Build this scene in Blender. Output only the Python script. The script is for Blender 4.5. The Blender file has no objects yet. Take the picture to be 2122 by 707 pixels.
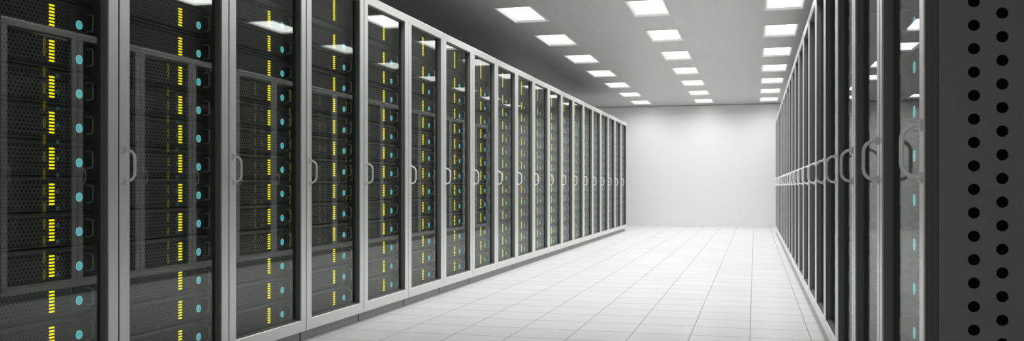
import bpy, bmesh, math
from mathutils import Vector

S = 0.33                       # one floor tile in metres; layout below is in tiles
scene = bpy.context.scene
COL = scene.collection
PI = math.pi

# ------------------------------------------------------------------ materials
def new_mat(name):
    m = bpy.data.materials.new(name)
    m.use_nodes = True
    nt = m.node_tree
    b = nt.nodes.get('Principled BSDF')
    return m, nt, b

def simple(name, col, rough=0.5, metal=0.0, spec=0.5, emit=None, estr=0.0):
    m, nt, b = new_mat(name)
    b.inputs['Base Color'].default_value = (*col, 1)
    b.inputs['Roughness'].default_value = rough
    b.inputs['Metallic'].default_value = metal
    b.inputs['Specular IOR Level'].default_value = spec
    if emit:
        b.inputs['Emission Color'].default_value = (*emit, 1)
        b.inputs['Emission Strength'].default_value = estr
    return m

class NB:
    """tiny node builder"""
    def __init__(s, nt): s.nt = nt
    def n(s, t, **k):
        q = s.nt.nodes.new(t)
        for a, v in k.items(): setattr(q, a, v)
        return q
    def put(s, sock, v):
        if isinstance(v, bpy.types.NodeSocket): s.nt.links.new(v, sock)
        else: sock.default_value = v
    def m(s, op, a, b=None, c=None):
        q = s.n('ShaderNodeMath', operation=op)
        for i, v in enumerate((a, b, c)):
            if v is not None: s.put(q.inputs[i], v)
        return q.outputs[0]
    def mix(s, f, a, b):
        q = s.n('ShaderNodeMix', data_type='RGBA')
        s.put(q.inputs[0], f); s.put(q.inputs[6], a); s.put(q.inputs[7], b)
        return q.outputs[2]

def coords(nb, scale):
    tc = nb.n('ShaderNodeTexCoord')
    mp = nb.n('ShaderNodeMapping')
    mp.inputs['Scale'].default_value = scale
    nb.nt.links.new(tc.outputs['Object'], mp.inputs['Vector'])
    return mp.outputs[0]

def floor_mat():
    m, nt, b = new_mat('white_floor_tiles')
    nb = NB(nt)
    v = coords(nb, (1/S, 1/S, 1/S))
    sp = nb.n('ShaderNodeSeparateXYZ'); nt.links.new(v, sp.inputs[0])
    def line(s, off, hw):
        f = nb.m('FRACT', nb.m('ADD', s, off))
        d = nb.m('MINIMUM', f, nb.m('SUBTRACT', 1.0, f))
        return d
    dx = line(sp.outputs[0], 100.0777, 0)
    dy = line(sp.outputs[1], 100.0535, 0)
    d = nb.m('MINIMUM', dx, dy)
    g = nb.m('MAXIMUM', nb.m('LESS_THAN', dx, 0.0085), nb.m('LESS_THAN', dy, 0.0125))
    # slight tone difference of each tile
    ix = nb.m('FLOOR', nb.m('ADD', sp.outputs[0], 100.0777)); iy = nb.m('FLOOR', nb.m('ADD', sp.outputs[1], 100.0535))
    cx = nb.n('ShaderNodeCombineXYZ'); nt.links.new(ix, cx.inputs[0]); nt.links.new(iy, cx.inputs[1])
    wn = nb.n('ShaderNodeTexWhiteNoise'); nt.links.new(cx.outputs[0], wn.inputs['Vector'])
    tone = nb.mix(wn.outputs['Value'], (0.72, 0.72, 0.715, 1), (0.75, 0.75, 0.745, 1))
    col = nb.mix(g, tone, (0.38, 0.38, 0.37, 1))
    nt.links.new(col, b.inputs['Base Color'])
    b.inputs['Roughness'].default_value = 0.6
    b.inputs['Specular IOR Level'].default_value = 0.0
    gl = nb.n('ShaderNodeBsdfGlossy'); gl.inputs['Roughness'].default_value = 0.2
    mx = nb.n('ShaderNodeMixShader'); mx.inputs[0].default_value = 0.07
    nt.links.new(b.outputs[0], mx.inputs[1]); nt.links.new(gl.outputs[0], mx.inputs[2])
    nt.links.new(mx.outputs[0], nt.nodes['Material Output'].inputs['Surface'])
    return m

def ceiling_mat():
    m, nt, b = new_mat('brushed_ceiling_panels')
    nb = NB(nt)
    v = coords(nb, (60, 1.2, 1))
    no = nb.n('ShaderNodeTexNoise'); no.inputs['Scale'].default_value = 1.0; no.inputs['Detail'].default_value = 4
    nt.links.new(v, no.inputs['Vector'])
    col = nb.mix(no.outputs['Fac'], CEIL_A, CEIL_B)
    nt.links.new(col, b.inputs['Base Color'])
    b.inputs['Roughness'].default_value = 0.42
    b.inputs['Metallic'].default_value = 0.35
    bp = nb.n('ShaderNodeBump'); bp.inputs['Strength'].default_value = 0.08; bp.inputs['Distance'].default_value = 0.01
    nt.links.new(no.outputs['Fac'], bp.inputs['Height']); nt.links.new(bp.outputs[0], b.inputs['Normal'])
    return m
CEIL_A = (0.52, 0.52, 0.505, 1); CEIL_B = (0.63, 0.63, 0.615, 1)

def brushed_metal(name, a, b_, rough, metal):
    m, nt, b = new_mat(name)
    nb = NB(nt)
    v = coords(nb, (500, 500, 6))
    no = nb.n('ShaderNodeTexNoise'); no.inputs['Scale'].default_value = 1.0; no.inputs['Detail'].default_value = 3
    nt.links.new(v, no.inputs['Vector'])
    nt.links.new(nb.mix(no.outputs['Fac'], (*a, 1), (*b_, 1)), b.inputs['Base Color'])
    b.inputs['Roughness'].default_value = rough
    b.inputs['Metallic'].default_value = metal
    return m

def perforated_mat():
    """black steel sheet with a staggered field of small round holes, in the part's own coordinates (y, z)"""
    m, nt, b = new_mat('perforated_black_steel')
    nb = NB(nt)
    pu, pz, r = 0.057, 0.085, 0.0118
    v = coords(nb, (1/S, 1/S, 1/S))
    sp = nb.n('ShaderNodeSeparateXYZ'); nt.links.new(v, sp.inputs[0])
    def field(ou, oz):
        du = nb.m('SUBTRACT', nb.m('FRACT', nb.m('ADD', nb.m('DIVIDE', sp.outputs[1], pu), 10 + ou)), 0.5)
        dz = nb.m('SUBTRACT', nb.m('FRACT', nb.m('ADD', nb.m('DIVIDE', sp.outputs[2], pz), 10 + oz)), 0.5)
        du = nb.m('MULTIPLY', du, pu); dz = nb.m('MULTIPLY', dz, pz)
        return nb.m('SQRT', nb.m('ADD', nb.m('MULTIPLY', du, du), nb.m('MULTIPLY', dz, dz)))
    d = nb.m('MINIMUM', field(0, 0.25), field(0.5, 0.75))
    hole = nb.m('LESS_THAN', d, r)
    nt.links.new(nb.mix(hole, SERVER_COL, (0.002, 0.002, 0.002, 1)), b.inputs['Base Color'])
    b.inputs['Roughness'].default_value = 0.5
    nt.links.new(nb.m('MULTIPLY', nb.m('SUBTRACT', 1.0, hole), 0.4), b.inputs['Specular IOR Level'])
    return m
SERVER_COL = (0.052, 0.052, 0.051, 1)

def glass_mat():
    m, nt, b = new_mat('clear_door_glass')
    nt.nodes.remove(b)
    nb = NB(nt)
    out = nt.nodes['Material Output']
    ge = nb.n('ShaderNodeNewGeometry')
    dt = nb.n('ShaderNodeVectorMath', operation='DOT_PRODUCT')
    nt.links.new(ge.outputs['Incoming'], dt.inputs[0]); nt.links.new(ge.outputs['Normal'], dt.inputs[1])
    # reflectance of a pane face by viewing angle (Schlick), the same from both sides
    fac = nb.m('MULTIPLY_ADD', nb.m('POWER', nb.m('SUBTRACT', 1.0, nb.m('MINIMUM', nb.m('ABSOLUTE', dt.outputs['Value']), 1.0)), 5.0), 0.20, 0.052)
    tr = nb.n('ShaderNodeBsdfTransparent'); tr.inputs[0].default_value = (0.94, 0.955, 0.945, 1)
    gl = nb.n('ShaderNodeBsdfGlossy'); gl.inputs['Color'].default_value = (0.97, 1, 0.985, 1); gl.inputs['Roughness'].default_value = 0.0
    mx = nb.n('ShaderNodeMixShader')
    nt.links.new(fac, mx.inputs[0]); nt.links.new(tr.outputs[0], mx.inputs[1]); nt.links.new(gl.outputs[0], mx.inputs[2])
    nt.links.new(mx.outputs[0], out.inputs['Surface'])
    return m

M = dict(
    floor=floor_mat(),
    ceiling=ceiling_mat(),
    wall=simple('white_satin_wall', (0.90, 0.90, 0.90), 0.2, 0, 0.6),
    sidewall=simple('grey_painted_wall', (0.75, 0.75, 0.75), 0.6),
    frame=brushed_metal('brushed_grey_steel', (0.80, 0.80, 0.795), (0.86, 0.86, 0.855), 0.33, 0.5),
    chrome=simple('satin_chrome', (0.88, 0.88, 0.87), 0.3, 0.1),
    casing=simple('dark_grey_casing', (0.045, 0.045, 0.045), 0.45),
    edge=simple('dark_door_edge', (0.075, 0.075, 0.075), 0.5),
    hole_shade=simple('hole_shade_black', (0.004, 0.004, 0.004), 0.9, 0, 0.1),  # near-black colour standing for the shade behind the side panel holes
    sheet=simple('charcoal_sheet_steel', (0.17, 0.17, 0.171), 0.5),
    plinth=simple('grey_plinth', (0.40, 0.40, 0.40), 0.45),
    gasket=simple('dark_rubber_gasket', (0.17, 0.18, 0.165), 0.35),
    glass=glass_mat(),
    chassis=simple('black_server_steel', SERVER_COL[:3], 0.42),
    perf=perforated_mat(),
    lever=simple('black_pull_handle', (0.24, 0.24, 0.24), 0.3, 0.2),
    led=simple('yellow_status_light', (0.6, 0.5, 0.0), 0.4, emit=(0.95, 0.86, 0.0), estr=1.15),
    button=simple('cyan_lit_button', (0.05, 0.25, 0.27), 0.3, emit=(0.085, 0.47, 0.52), estr=0.8),
    ring=simple('pale_cyan_ring', (0.3, 0.55, 0.55), 0.3, emit=(0.22, 0.60, 0.62), estr=0.8),
    white=simple('white_light_housing', (0.92, 0.92, 0.92), 0.5),
    diffuser=simple('lit_light_diffuser', (0.9, 0.9, 0.9), 0.5, emit=(1, 1, 0.99), estr=4.0),
)

# ------------------------------------------------------------------ mesh helper
class MB:
    """collects shapes given in (u along the row, v into the cabinet, z up), in tiles; side -1 = left row, +1 = right row"""
    def __init__(s, side=None):
        s.bm = bmesh.new(); s.side = side; s.mats = []; s.cur = 0
    def mat(s, m):
        if m not in s.mats: s.mats.append(m)
        s.cur = s.mats.index(m); return s
    def p(s, u, v, z):
        if s.side is None: return s.bm.verts.new((u*S, v*S, z*S))
        return s.bm.verts.new((s.side*v*S, u*S, z*S))
    def f(s, vs, smooth=False):
        try: q = s.bm.faces.new(vs)
        except ValueError: return
        q.material_index = s.cur; q.smooth = smooth
    def box(s, u0, u1, v0, v1, z0, z1):
        P = [s.p(u, v, z) for u in (u0, u1) for v in (v0, v1) for z in (z0, z1)]
        for q in ((0,1,3,2),(4,6,7,5),(0,4,5,1),(2,3,7,6),(0,2,6,4),(1,5,7,3)): s.f([P[i] for i in q])
        return s
    def prism(s, prof, u0, u1):
        """profile [(v, z)] extruded along u"""
        a = [s.p(u0, v, z) for v, z in prof]; b = [s.p(u1, v, z) for v, z in prof]
        n = len(prof)
        s.f(a); s.f(b[::-1])
        for i in range(n): s.f([a[i], a[(i+1) % n], b[(i+1) % n], b[i]])
        return s
    def ring(s, O, I, v0, v1, ch=0.0, edge=None):
        """rectangular picture-frame ring; O, I = (u0, u1, z0, z1); ch = chamfer of the front edges"""
        def lp(r, v, g=0): return [s.p(u, v, z) for u, z in ((r[0]-g, r[2]-g), (r[1]+g, r[2]-g), (r[1]+g, r[3]+g), (r[0]-g, r[3]+g))]
        if ch:
            loops = [lp(O, v1), lp(O, v0+ch), lp(O, v0, -ch), lp(I, v0, ch), lp(I, v0+ch), lp(I, v1)]
        else:
            loops = [lp(O, v1), lp(O, v0), lp(I, v0), lp(I, v1)]
        for k in range(len(loops)):
            A, B = loops[k], loops[(k+1) % len(loops)]
            keep = s.cur
            if edge and k == 0: s.mat(edge)
            for i in range(4): s.f([A[i], A[(i+1) % 4], B[(i+1) % 4], B[i]])
            s.cur = keep
        return s
    def tube(s, path, r, n=10):
        pts = [Vector(q) for q in path]; rings = []
        side = Vector((1, 0, 0))
        for i, q in enumerate(pts):
            t = (pts[min(i+1, len(pts)-1)] - pts[max(i-1, 0)]).normalized()
            a = side - t*side.dot(t); a.normalize(); b = t.cross(a)
            rings.append([s.p(*(q + a*(r*math.cos(2*PI*k/n)) + b*(r*math.sin(2*PI*k/n)))) for k in range(n)])
        for A, B in zip(rings, rings[1:]):
            for k in range(n): s.f([A[k], A[(k+1) % n], B[(k+1) % n], B[k]], True)
        s.f(rings[0]); s.f(rings[-1])
        return s
    def disc(s, u, z, prof, n=20):
        """lathe about the v axis: prof [(radius, v)] from back to front"""
        rings = [[s.p(u + r*math.cos(2*PI*k/n), v, z + r*math.sin(2*PI*k/n)) for k in range(n)] for r, v in prof]
        for A, B in zip(rings, rings[1:]):
            for k in range(n): s.f([A[k], A[(k+1) % n], B[(k+1) % n], B[k]], True)
        s.f(rings[0]); s.f(rings[-1])
        return s
    def data(s, name):
        bmesh.ops.recalc_face_normals(s.bm, faces=s.bm.faces[:])
        me = bpy.data.meshes.new(name); s.bm.to_mesh(me); s.bm.free()
        for m in s.mats: me.materials.append(m)
        return me

def link(name, data, parent=None, loc=(0, 0, 0)):
    o = bpy.data.objects.new(name, data); COL.objects.link(o)
    if parent: o.parent = parent
    o.location = tuple(c*S for c in loc)
    return o
def tag(o, label=None, cat=None, group=None, kind=None):
    if label: o['label'] = label
    if cat: o['category'] = cat
    if group: o['group'] = group
    if kind: o['kind'] = kind
    return o
ORD = ['', 'first', 'second', 'third', 'fourth', 'fifth', 'sixth', 'seventh', 'eighth', 'ninth', 'tenth', 'eleventh', 'twelfth', 'thirteenth',
       'fourteenth', 'fifteenth', 'sixteenth', 'seventeenth', 'eighteenth', 'nineteenth', 'twentieth']

# ------------------------------------------------------------------ layout (tiles; camera above the origin, aisle runs along +y)
EYE = 2.5846
XL, XR = -7.215, 1.127
YL, YR = 6.7375, 6.7375
PITCH, NRACK = 2.2925, 20
CEIL = 7.92
WALL_Y, BACK_Y = 60.2, -24.0
WX0, WX1 = -14.0, 9.0
TOP, DEPTH = 6.285, 3.0
SLOT0, UNIT, NUNIT = 0.335, 0.3935, 13
FRONT = 0.242                   # server fronts lie this far behind the door face
DOOR_T = 0.095

# ------------------------------------------------------------------ the room
def plane_mesh(name, pts, m):
    b = MB(); b.mat(m); b.f([b.p(*q) for q in pts]); return b
def structure(name, b):
    return tag(link(name, b.data(name)), kind='structure')
b = MB().mat(M['floor']); b.box(WX0, WX1, BACK_Y, WALL_Y, -0.1, 0); structure('floor', b)
b = MB().mat(M['wall']); b.box(WX0, WX1, WALL_Y, WALL_Y+0.3, 0, CEIL+1); structure('wall_far', b)
b = MB().mat(M['sidewall']); b.box(WX0, WX1, BACK_Y-0.3, BACK_Y, 0, CEIL+1); structure('wall_near', b)
b = MB().mat(M['sidewall']); b.box(WX0-0.3, WX0, BACK_Y, WALL_Y, 0, CEIL+1); structure('wall_left', b)
b = MB().mat(M['sidewall']); b.box(WX1, WX1+0.3, BACK_Y, WALL_Y, 0, CEIL+1); structure('wall_right', b)

LX = [(-7.522, -6.412), (-3.617, -2.507), (0.284, 1.404)]
LY = [(25.85 + 5.043*(k-1), 28.37 + 5.043*(k-1)) for k in (-6, -5, -1, 0, 1, 2, 3, 4, 5, 6, 7)]  # first three rows are unseen, added to brighten the near cabinets and floor
xs = sorted({WX0, WX1} | {x for a in LX for x in a}); ys = sorted({BACK_Y, WALL_Y} | {y for a in LY for y in a})
b = MB().mat(M['ceiling'])
for x0, x1 in zip(xs, xs[1:]):
    for y0, y1 in zip(ys, ys[1:]):
        if (x0, x1) in LX and (y0, y1) in LY: continue
        b.f([b.p(x0, y0, CEIL), b.p(x1, y0, CEIL), b.p(x1, y1, CEIL), b.p(x0, y1, CEIL)])
bmesh.ops.remove_doubles(b.bm, verts=b.bm.verts[:], dist=1e-5)
structure('ceiling', b)

b = MB().mat(M['plinth']); b.box(WX0, WX1, WALL_Y-0.02, WALL_Y, CEIL-0.045, CEIL); structure('corner_shade_1', b)  # grey strip standing for the shade line where wall meets ceiling

# ceiling lights, the added unseen rows included
def light_meshes(w, l):
    h = MB().mat(M['white'])
    O = (-w/2, w/2, -l/2, l/2)
    def lp(ix, iy, z): return [h.p(x, y, z) for x, y in ((-w/2+ix, -l/2+iy), (w/2-ix, -l/2+iy), (w/2-ix, l/2-iy), (-w/2+ix, l/2-iy))]
    L = [lp(-0.012, -0.012, 0.004), lp(-0.012, -0.012, -0.012), lp(0.035, 0.06, -0.012), lp(0.092, 0.155, 0.045), lp(0.092, 0.155, 0.12), lp(0.0, 0.0, 0.12), lp(0.0, 0.0, 0.004)]
    for A, B in zip(L, L[1:] + L[:1]):
        for i in range(4): h.f([A[i], A[(i+1) % 4], B[(i+1) % 4], B[i]])
    d = MB().mat(M['diffuser']); d.box(-w/2+0.0925, w/2-0.0925, -l/2+0.1555, l/2-0.1555, 0.047, 0.11)
    return h.data('light_housing'), d.data('light_diffuser')
lh, ld = light_meshes(1.11, 2.52)
def area_lamp(power):
    L = bpy.data.lights.new('lamp', 'AREA'); L.shape = 'RECTANGLE'
    L.size, L.size_y = 0.90*S, 2.16*S
    L.energy = power; L.spread = math.radians(164); L.color = (1, 1, 0.995)
    return L
LAMP, LAMP_FILL = area_lamp(8.8), area_lamp(6.0)  # second lamp is fill light for the added rows behind the camera
colname = ['above the left cabinets', 'in the middle column', 'above the right cabinets']
for i, (x0, x1) in enumerate(LX):
    for k, (y0, y1) in enumerate(LY):
        t = link('ceiling_light', None, loc=((x0+x1)/2, (y0+y1)/2, CEIL))
        tag(t, f'glowing white recessed ceiling light {colname[i]}, {ORD[len(LY)-k]} from the far wall', 'ceiling light', 'recessed lights in the ceiling')  # the first three rows (k < 3) are added, unseen lights
        link('housing', lh, t); link('diffuser', ld, t)
        link('lamp', LAMP_FILL if y1 < 0 else LAMP, t, (0, 0, -0.014))

# ------------------------------------------------------------------ cabinets
def arc_handle(u, v0, out, z0, z1, r):
    """C-shaped bar: foot at v0, bar at v0-out"""
    P = [(u, v0, z0)]
    n = 6
    for k in range(n+1):
        a = PI/2*k/n; P.append((u, v0-out+r-r*math.sin(a), z0+r-r*math.cos(a)))
    for k in range(n+1):
        a = PI/2*k/n; P.append((u, v0-out+r-r*math.cos(a), z1-r+r*math.sin(a)))
    P.append((u, v0, z1))
    return P

def perforated_sheet(side):
    """side panel in the plane u = 0.012, with round holes cut through the sheet"""
    b = MB(side).mat(M['sheet'])
    u0, u1 = 0.012, 0.030
    pv, pz, r, n = 0.175, 0.1601, 0.0389, 24
    v_first = 1.4445 - XR; ncol = 16
    vstart, vend = DOOR_T + 0.003, DEPTH
    z_bot, z_top = 0.185, TOP - 0.01
    cells_v = [v_first + pv*i for i in range(ncol)]
    va, vb = cells_v[0]-pv/2, cells_v[-1]+pv/2
    def quad(v0, v1, z0, z1): b.f([b.p(u0, v0, z0), b.p(u0, v1, z0), b.p(u0, v1, z1), b.p(u0, v0, z1)])
    quad(vstart, va, z_bot, z_top); quad(vb, vend, z_bot, z_top)
    for i, vc in enumerate(cells_v):
        phase = 2.725 if i % 2 == 0 else 2.639
        zs = []; k = -40
        while k < 60:
            zc = phase + pz*k
            if zc - pz/2 > z_bot + 0.05 and zc + pz/2 < z_top - 0.05: zs.append(zc)
            k += 1
        quad(vc-pv/2, vc+pv/2, z_bot, zs[0]-pz/2); quad(vc-pv/2, vc+pv/2, zs[-1]+pz/2, z_top)
        for zc in zs:
            c0, c1, br = [], [], []
            for k in range(n):
                a = 2*PI*(k/n) + PI/4
                c0.append(b.p(u0, vc + r*math.cos(a), zc + r*math.sin(a)))
                c1.append(b.p(u1, vc + r*math.cos(a), zc + r*math.sin(a)))
                q = k / (n/4); e = int(q); fr = q - e
                cs = [(1, 1), (-1, 1), (-1, -1), (1, -1), (1, 1)]
                x = cs[e][0] + (cs[e+1][0]-cs[e][0])*fr; y = cs[e][1] + (cs[e+1][1]-cs[e][1])*fr
                br.append(b.p(u0, vc + x*pv/2, zc + y*pz/2))
            for k in range(n):
                j = (k+1) % n
                b.f([br[k], br[j], c0[j], c0[k]]); b.f([c0[k], c0[j], c1[j], c1[k]], True)
    return b.data('side_panel')

def cabinet_meshes(side):
    D = {}
    W = PITCH
    b = MB(side).mat(M['casing'])
    o0, o1, i0, i1 = 0.060, W-0.010, 0.150, W-0.160
    v0, v1 = DOOR_T + 0.004, DEPTH
    b.box(o0, i0, v0, v1, 0.18, TOP-0.01); b.box(i1, o1, v0, v1, 0.18, TOP-0.01)
    b.box(i0, i1, v0, v1, 0.18, SLOT0-0.012); b.box(i0, i1, v0, v1, 6.252, TOP-0.01)
    b.box(i0, i1, v1-0.08, v1, SLOT0-0.012, 6.252)
    D['casing'] = b.data('casing')
    b = MB(side).mat(M['plinth']); b.box(0.025, W-0.025, 0.115, DEPTH-0.1, 0.0, 0.18); D['plinth'] = b.data('plinth')
    O, I = (0.008, W-0.008, 0.178, TOP), (0.190, W-0.180, 0.372, 6.118)
    b = MB(side).mat(M['frame']); b.ring(O, I, 0, DOOR_T, 0.009, M['edge']); D['door'] = b.data('door')
    b = MB(side).mat(M['gasket'])
    G = (I[0]+0.014, I[1]-0.014, I[2]+0.014, I[3]-0.014)
    b.ring((I[0]+0.0005, I[1]-0.0005, I[2]+0.0005, I[3]-0.0005), G, 0.012, DOOR_T)
    b.ring(G, (G[0]+0.010, G[1]-0.010, G[2]+0.010, G[3]-0.010), 0.055, DOOR_T)
    D['gasket'] = b.data('gasket')
    b = MB(side).mat(M['glass']); b.box(G[0]+0.0102, G[1]-0.0102, 0.078, 0.083, G[2]+0.0102, G[3]-0.0102); D['glass'] = b.data('glass_pane')
    b = MB(side).mat(M['chrome'])
    hu, z0, z1 = 0.112, 2.648, 3.018
    b.tube(arc_handle(hu, 0.0, 0.128, z0, z1, 0.105), 0.0165, 12)
    for z in (z0, z1):
        b.disc(hu, z, [(0.023, 0.0), (0.023, -0.008), (0.019, -0.013)], 16)
        for dz in (-0.026, 0.026):
            b.disc(hu, z+dz, [(0.0145, 0.0), (0.0145, -0.010), (0.011, -0.018), (0.005, -0.021)], 14)
    D['handle'] = b.data('handle')
    return D

CAB = {-1: cabinet_meshes(-1), 1: cabinet_meshes(1)}
SHEET = {1: perforated_sheet(1)}
plain = MB(-1).mat(M['sheet']); plain.box(0.012, 0.030, DOOR_T+0.003, DEPTH, 0.185, TOP-0.01)
SHEET[-1] = plain.data('side_panel')
plain = MB(1).mat(M['sheet']); plain.box(0.012, 0.030, DOOR_T+0.003, DEPTH, 0.185, TOP-0.01)
PLAIN_R = plain.data('side_panel')
HOLE_SHADE = MB(1).mat(M['hole_shade']).box(0.052, 0.058, DOOR_T+0.01, DEPTH-0.01, 0.2, TOP-0.02).data('hole_shade')  # black sheet put behind the holes so they look deep in shade

# ------------------------------------------------------------------ servers (built at their slot's base line, near end of the cabinet)
U0, U1 = 0.162, PITCH-0.172          # server body
PERF0, PERF1 = 0.22, 1.787
LED_U, LED_W, LED_H, LED_P = 1.499, 0.074, 0.0185, 0.0363
BTN_U, BTN_DZ = 1.922, -0.036
HND_U = 2.030

def chassis_mesh(b, h, lip):
    b.mat(M['chassis'])
    z0, z1 = 0.012, h-0.006
    # front profile: recessed foot, flat face, chamfered top edge, body behind
    b.prism([(FRONT+0.03, z0), (FRONT+0.03, z0+lip), (FRONT+0.002, z0+lip+0.012), (FRONT+0.002, z1-0.046), (FRONT-0.020, z1-0.040), (FRONT-0.022, z1-0.024), (FRONT+0.004, z1), (2.4, z1), (2.4, z0)], U0, U1)
def perf_mesh(b, h, lip):
    b.mat(M['perf']); b.box(PERF0, PERF1, FRONT-0.003, FRONT+0.0025, 0.012+lip+0.016, h-0.006-0.050)
def led_boxes(b, h, n):
    b.mat(M['led'])
    for k in range(n):
        z = h/2 + (k-(n-1)/2)*LED_P
        b.box(LED_U-LED_W/2, LED_U+LED_W/2, FRONT-0.010, FRONT-0.0032, z-LED_H/2, z+LED_H/2)
def button_disc(b, h):
    b.mat(M['button']); b.disc(BTN_U, h/2+BTN_DZ, [(0.044, FRONT+0.002), (0.044, FRONT-0.0045), (0.040, FRONT-0.006)], 24)
def ring_disc(b, h):
    b.mat(M['ring'])
    z = h/2+BTN_DZ; n = 24
    prof = [(0.0445, FRONT+0.0019), (0.0515, FRONT+0.0019), (0.0515, FRONT-0.004), (0.0445, FRONT-0.004)]
    R = [[b.p(BTN_U + r*math.cos(2*PI*k/n), v, z + r*math.sin(2*PI*k/n)) for k in range(n)] for r, v in prof]
    for A, B in zip(R, R[1:] + R[:1]):
        for k in range(n): b.f([A[k], A[(k+1) % n], B[(k+1) % n], B[k]])
def lever_tube(b, h):
    b.mat(M['lever']); b.tube(arc_handle(HND_U, FRONT+0.002, 0.098, h/2-0.098, h/2+0.098, 0.035), 0.0105, 8)

H1, H2, LIP1, LIP2 = UNIT, 2*UNIT, 0.022, 0.10
SRV = {}
def server_data(side, big, whole):
    key = (side, big, whole)
    if key in SRV: return SRV[key]
    h, lip, n = (H2, LIP2, 12) if big else (H1, LIP1, 7)
    steps = [('chassis', lambda b: chassis_mesh(b, h, lip)), ('perforated_panel', lambda b: perf_mesh(b, h, lip)), ('light_strip', lambda b: led_boxes(b, h, n))]
    if not big: steps += [('power_button', lambda b: button_disc(b, h)), ('button_ring', lambda b: ring_disc(b, h)), ('pull_handle', lambda b: lever_tube(b, h))]
    if whole:
        b = MB(side)
        for nme, fn in steps: fn(b)
        SRV[key] = b.data('rack_server')
    else:
        D = {}
        for nme, fn in steps:
            b = MB(side); fn(b); D[nme] = b.data(nme)
        b = MB(side).mat(M['led']); b.box(-LED_W/2, LED_W/2, -0.010, -0.0032, -LED_H/2, LED_H/2); D['status_light'] = b.data('status_light')
        SRV[key] = D
    return SRV[key]

def place_server(side, base, big, label, group, mode):
    """mode 2 = every part and each light on its own, 1 = parts, 0 = too small to show parts"""
    if mode == 0:
        o = link('rack_server', server_data(side, big, True), loc=base)
        return tag(o, label, 'server', group)
    t = link('rack_server', None, loc=base); tag(t, label, 'server', group)
    D = server_data(side, big, False)
    h, n = (H2, 12) if big else (H1, 7)
    link('chassis', D['chassis'], t); pp = link('perforated_panel', D['perforated_panel'], t)
    if mode == 2:
        for k in range(n):
            link('status_light', D['status_light'], pp, (side*FRONT, LED_U, h/2 + (k-(n-1)/2)*LED_P))
    else:
        link('light_strip', D['light_strip'], pp)
    if not big:
        q = link('power_button', D['power_button'], t); link('button_ring', D['button_ring'], q)
        link('pull_handle', D['pull_handle'], t)
    return t

VISIBLE_R = 3
for side, X, Y, rowname in ((-1, XL, YL, 'left'), (1, XR, YR, 'right')):
    for r in range(NRACK):
        y = Y + PITCH*r
        where = f'{ORD[r+1]} from the near end of the {rowname} row'
        if r == NRACK-1: where = f'at the far end of the {rowname} row'
        t = link('server_cabinet', None, loc=(X, y, 0))
        lab = f'grey server cabinet with glass door, {where}'
        if side == 1 and r == 0: lab = 'grey server cabinet with dark perforated side panel, at the near end of the right row'
        tag(t, lab, 'server cabinet', f'server cabinets of the {rowname} row')
        D = CAB[side]
        link('casing', D['casing'], t); link('plinth', D['plinth'], t)
        sp = SHEET[-1] if side == -1 else (SHEET[1] if r == 0 else PLAIN_R)
        sp = link('side_panel', sp, t)
        if side == 1 and r == 0:
            sp['label'] = 'dark grey side panel with round holes'
            link('hole_shade', HOLE_SHADE, sp)
        d = link('door', D['door'], t)
        link('gasket', D['gasket'], d); link('glass_pane', D['glass'], d); link('handle', D['handle'], d)
        if side == 1 and r >= VISIBLE_R: continue
        cab = f'{rowname}-row cabinet {ORD[r+1]} from the near end' if r < NRACK-1 else f'last {rowname}-row cabinet at the far end'
        mode = 2 if r < 4 and side == -1 else (1 if r < 12 else 0)
        for k in range(NUNIT):
            pos = 'at the bottom' if k == 0 else f'{ORD[k+1]} up from the bottom'
            place_server(side, (X, y, SLOT0 + UNIT*k), False, f'black perforated server, {pos}, in {cab}', f'servers in the {rowname} cabinets', mode)
        place_server(side, (X, y, SLOT0 + UNIT*NUNIT), True, f'tall black server without button, topmost in {cab}', f'tall servers at the top of the {rowname} cabinets', mode)

# the servers of the rest of the right row: hidden behind the door stiles, seen only mirrored in the glass opposite
b = MB(1)
class Shift:
    def __init__(s, b, u, z): s.b, s.u, s.z = b, u, z; s._p = b.p
    def __enter__(s):
        s.b.p = lambda u, v, z, o=s: o._p(u + o.u, v, z + o.z)
    def __exit__(s, *a): s.b.p = s._p
for r in range(VISIBLE_R, NRACK):
    for k in range(NUNIT+1):
        big = k == NUNIT; h, lip, n = (H2, LIP2, 12) if big else (H1, LIP1, 7)
        with Shift(b, PITCH*r, SLOT0 + UNIT*k):
            chassis_mesh(b, h, lip); perf_mesh(b, h, lip); led_boxes(b, h, n)
            if not big: button_disc(b, h); ring_disc(b, h); lever_tube(b, h)
o = link('rack_servers_behind_glass', b.data('rack_servers'), loc=(XR, YR, 0))
o.name = 'rack_server_bank'
tag(o, 'black servers behind the glass doors of the farther right-row cabinets', 'servers', kind='stuff')

# ------------------------------------------------------------------ camera, view
cam = bpy.data.cameras.new('camera'); co = bpy.data.objects.new('camera', cam); COL.objects.link(co)
co.location = (0, 0, EYE*S); co.rotation_euler = (PI/2, 0, 0.26306)
cam.sensor_width = 36; cam.lens = 1867.2/2122*36; cam.shift_y = (386.7-353.5)/2122
cam.clip_start = 0.05; cam.clip_end = 100
scene.camera = co
w = bpy.data.worlds.new('world'); scene.world = w; w.use_nodes = True
w.node_tree.nodes['Background'].inputs[0].default_value = (0, 0, 0, 1)
vs = scene.view_settings
vs.view_transform = 'Standard'; vs.look = 'None'; vs.exposure = 0.0; vs.gamma = 1.0; vs.use_curve_mapping = False
c = scene.cycles
c.use_denoising = True
try: c.denoiser = 'OPENIMAGEDENOISE'
except Exception: pass
c.max_bounces = 12; c.diffuse_bounces = 5; c.glossy_bounces = 6; c.transparent_max_bounces = 16
c.sample_clamp_indirect = 8
c.caustics_reflective = True
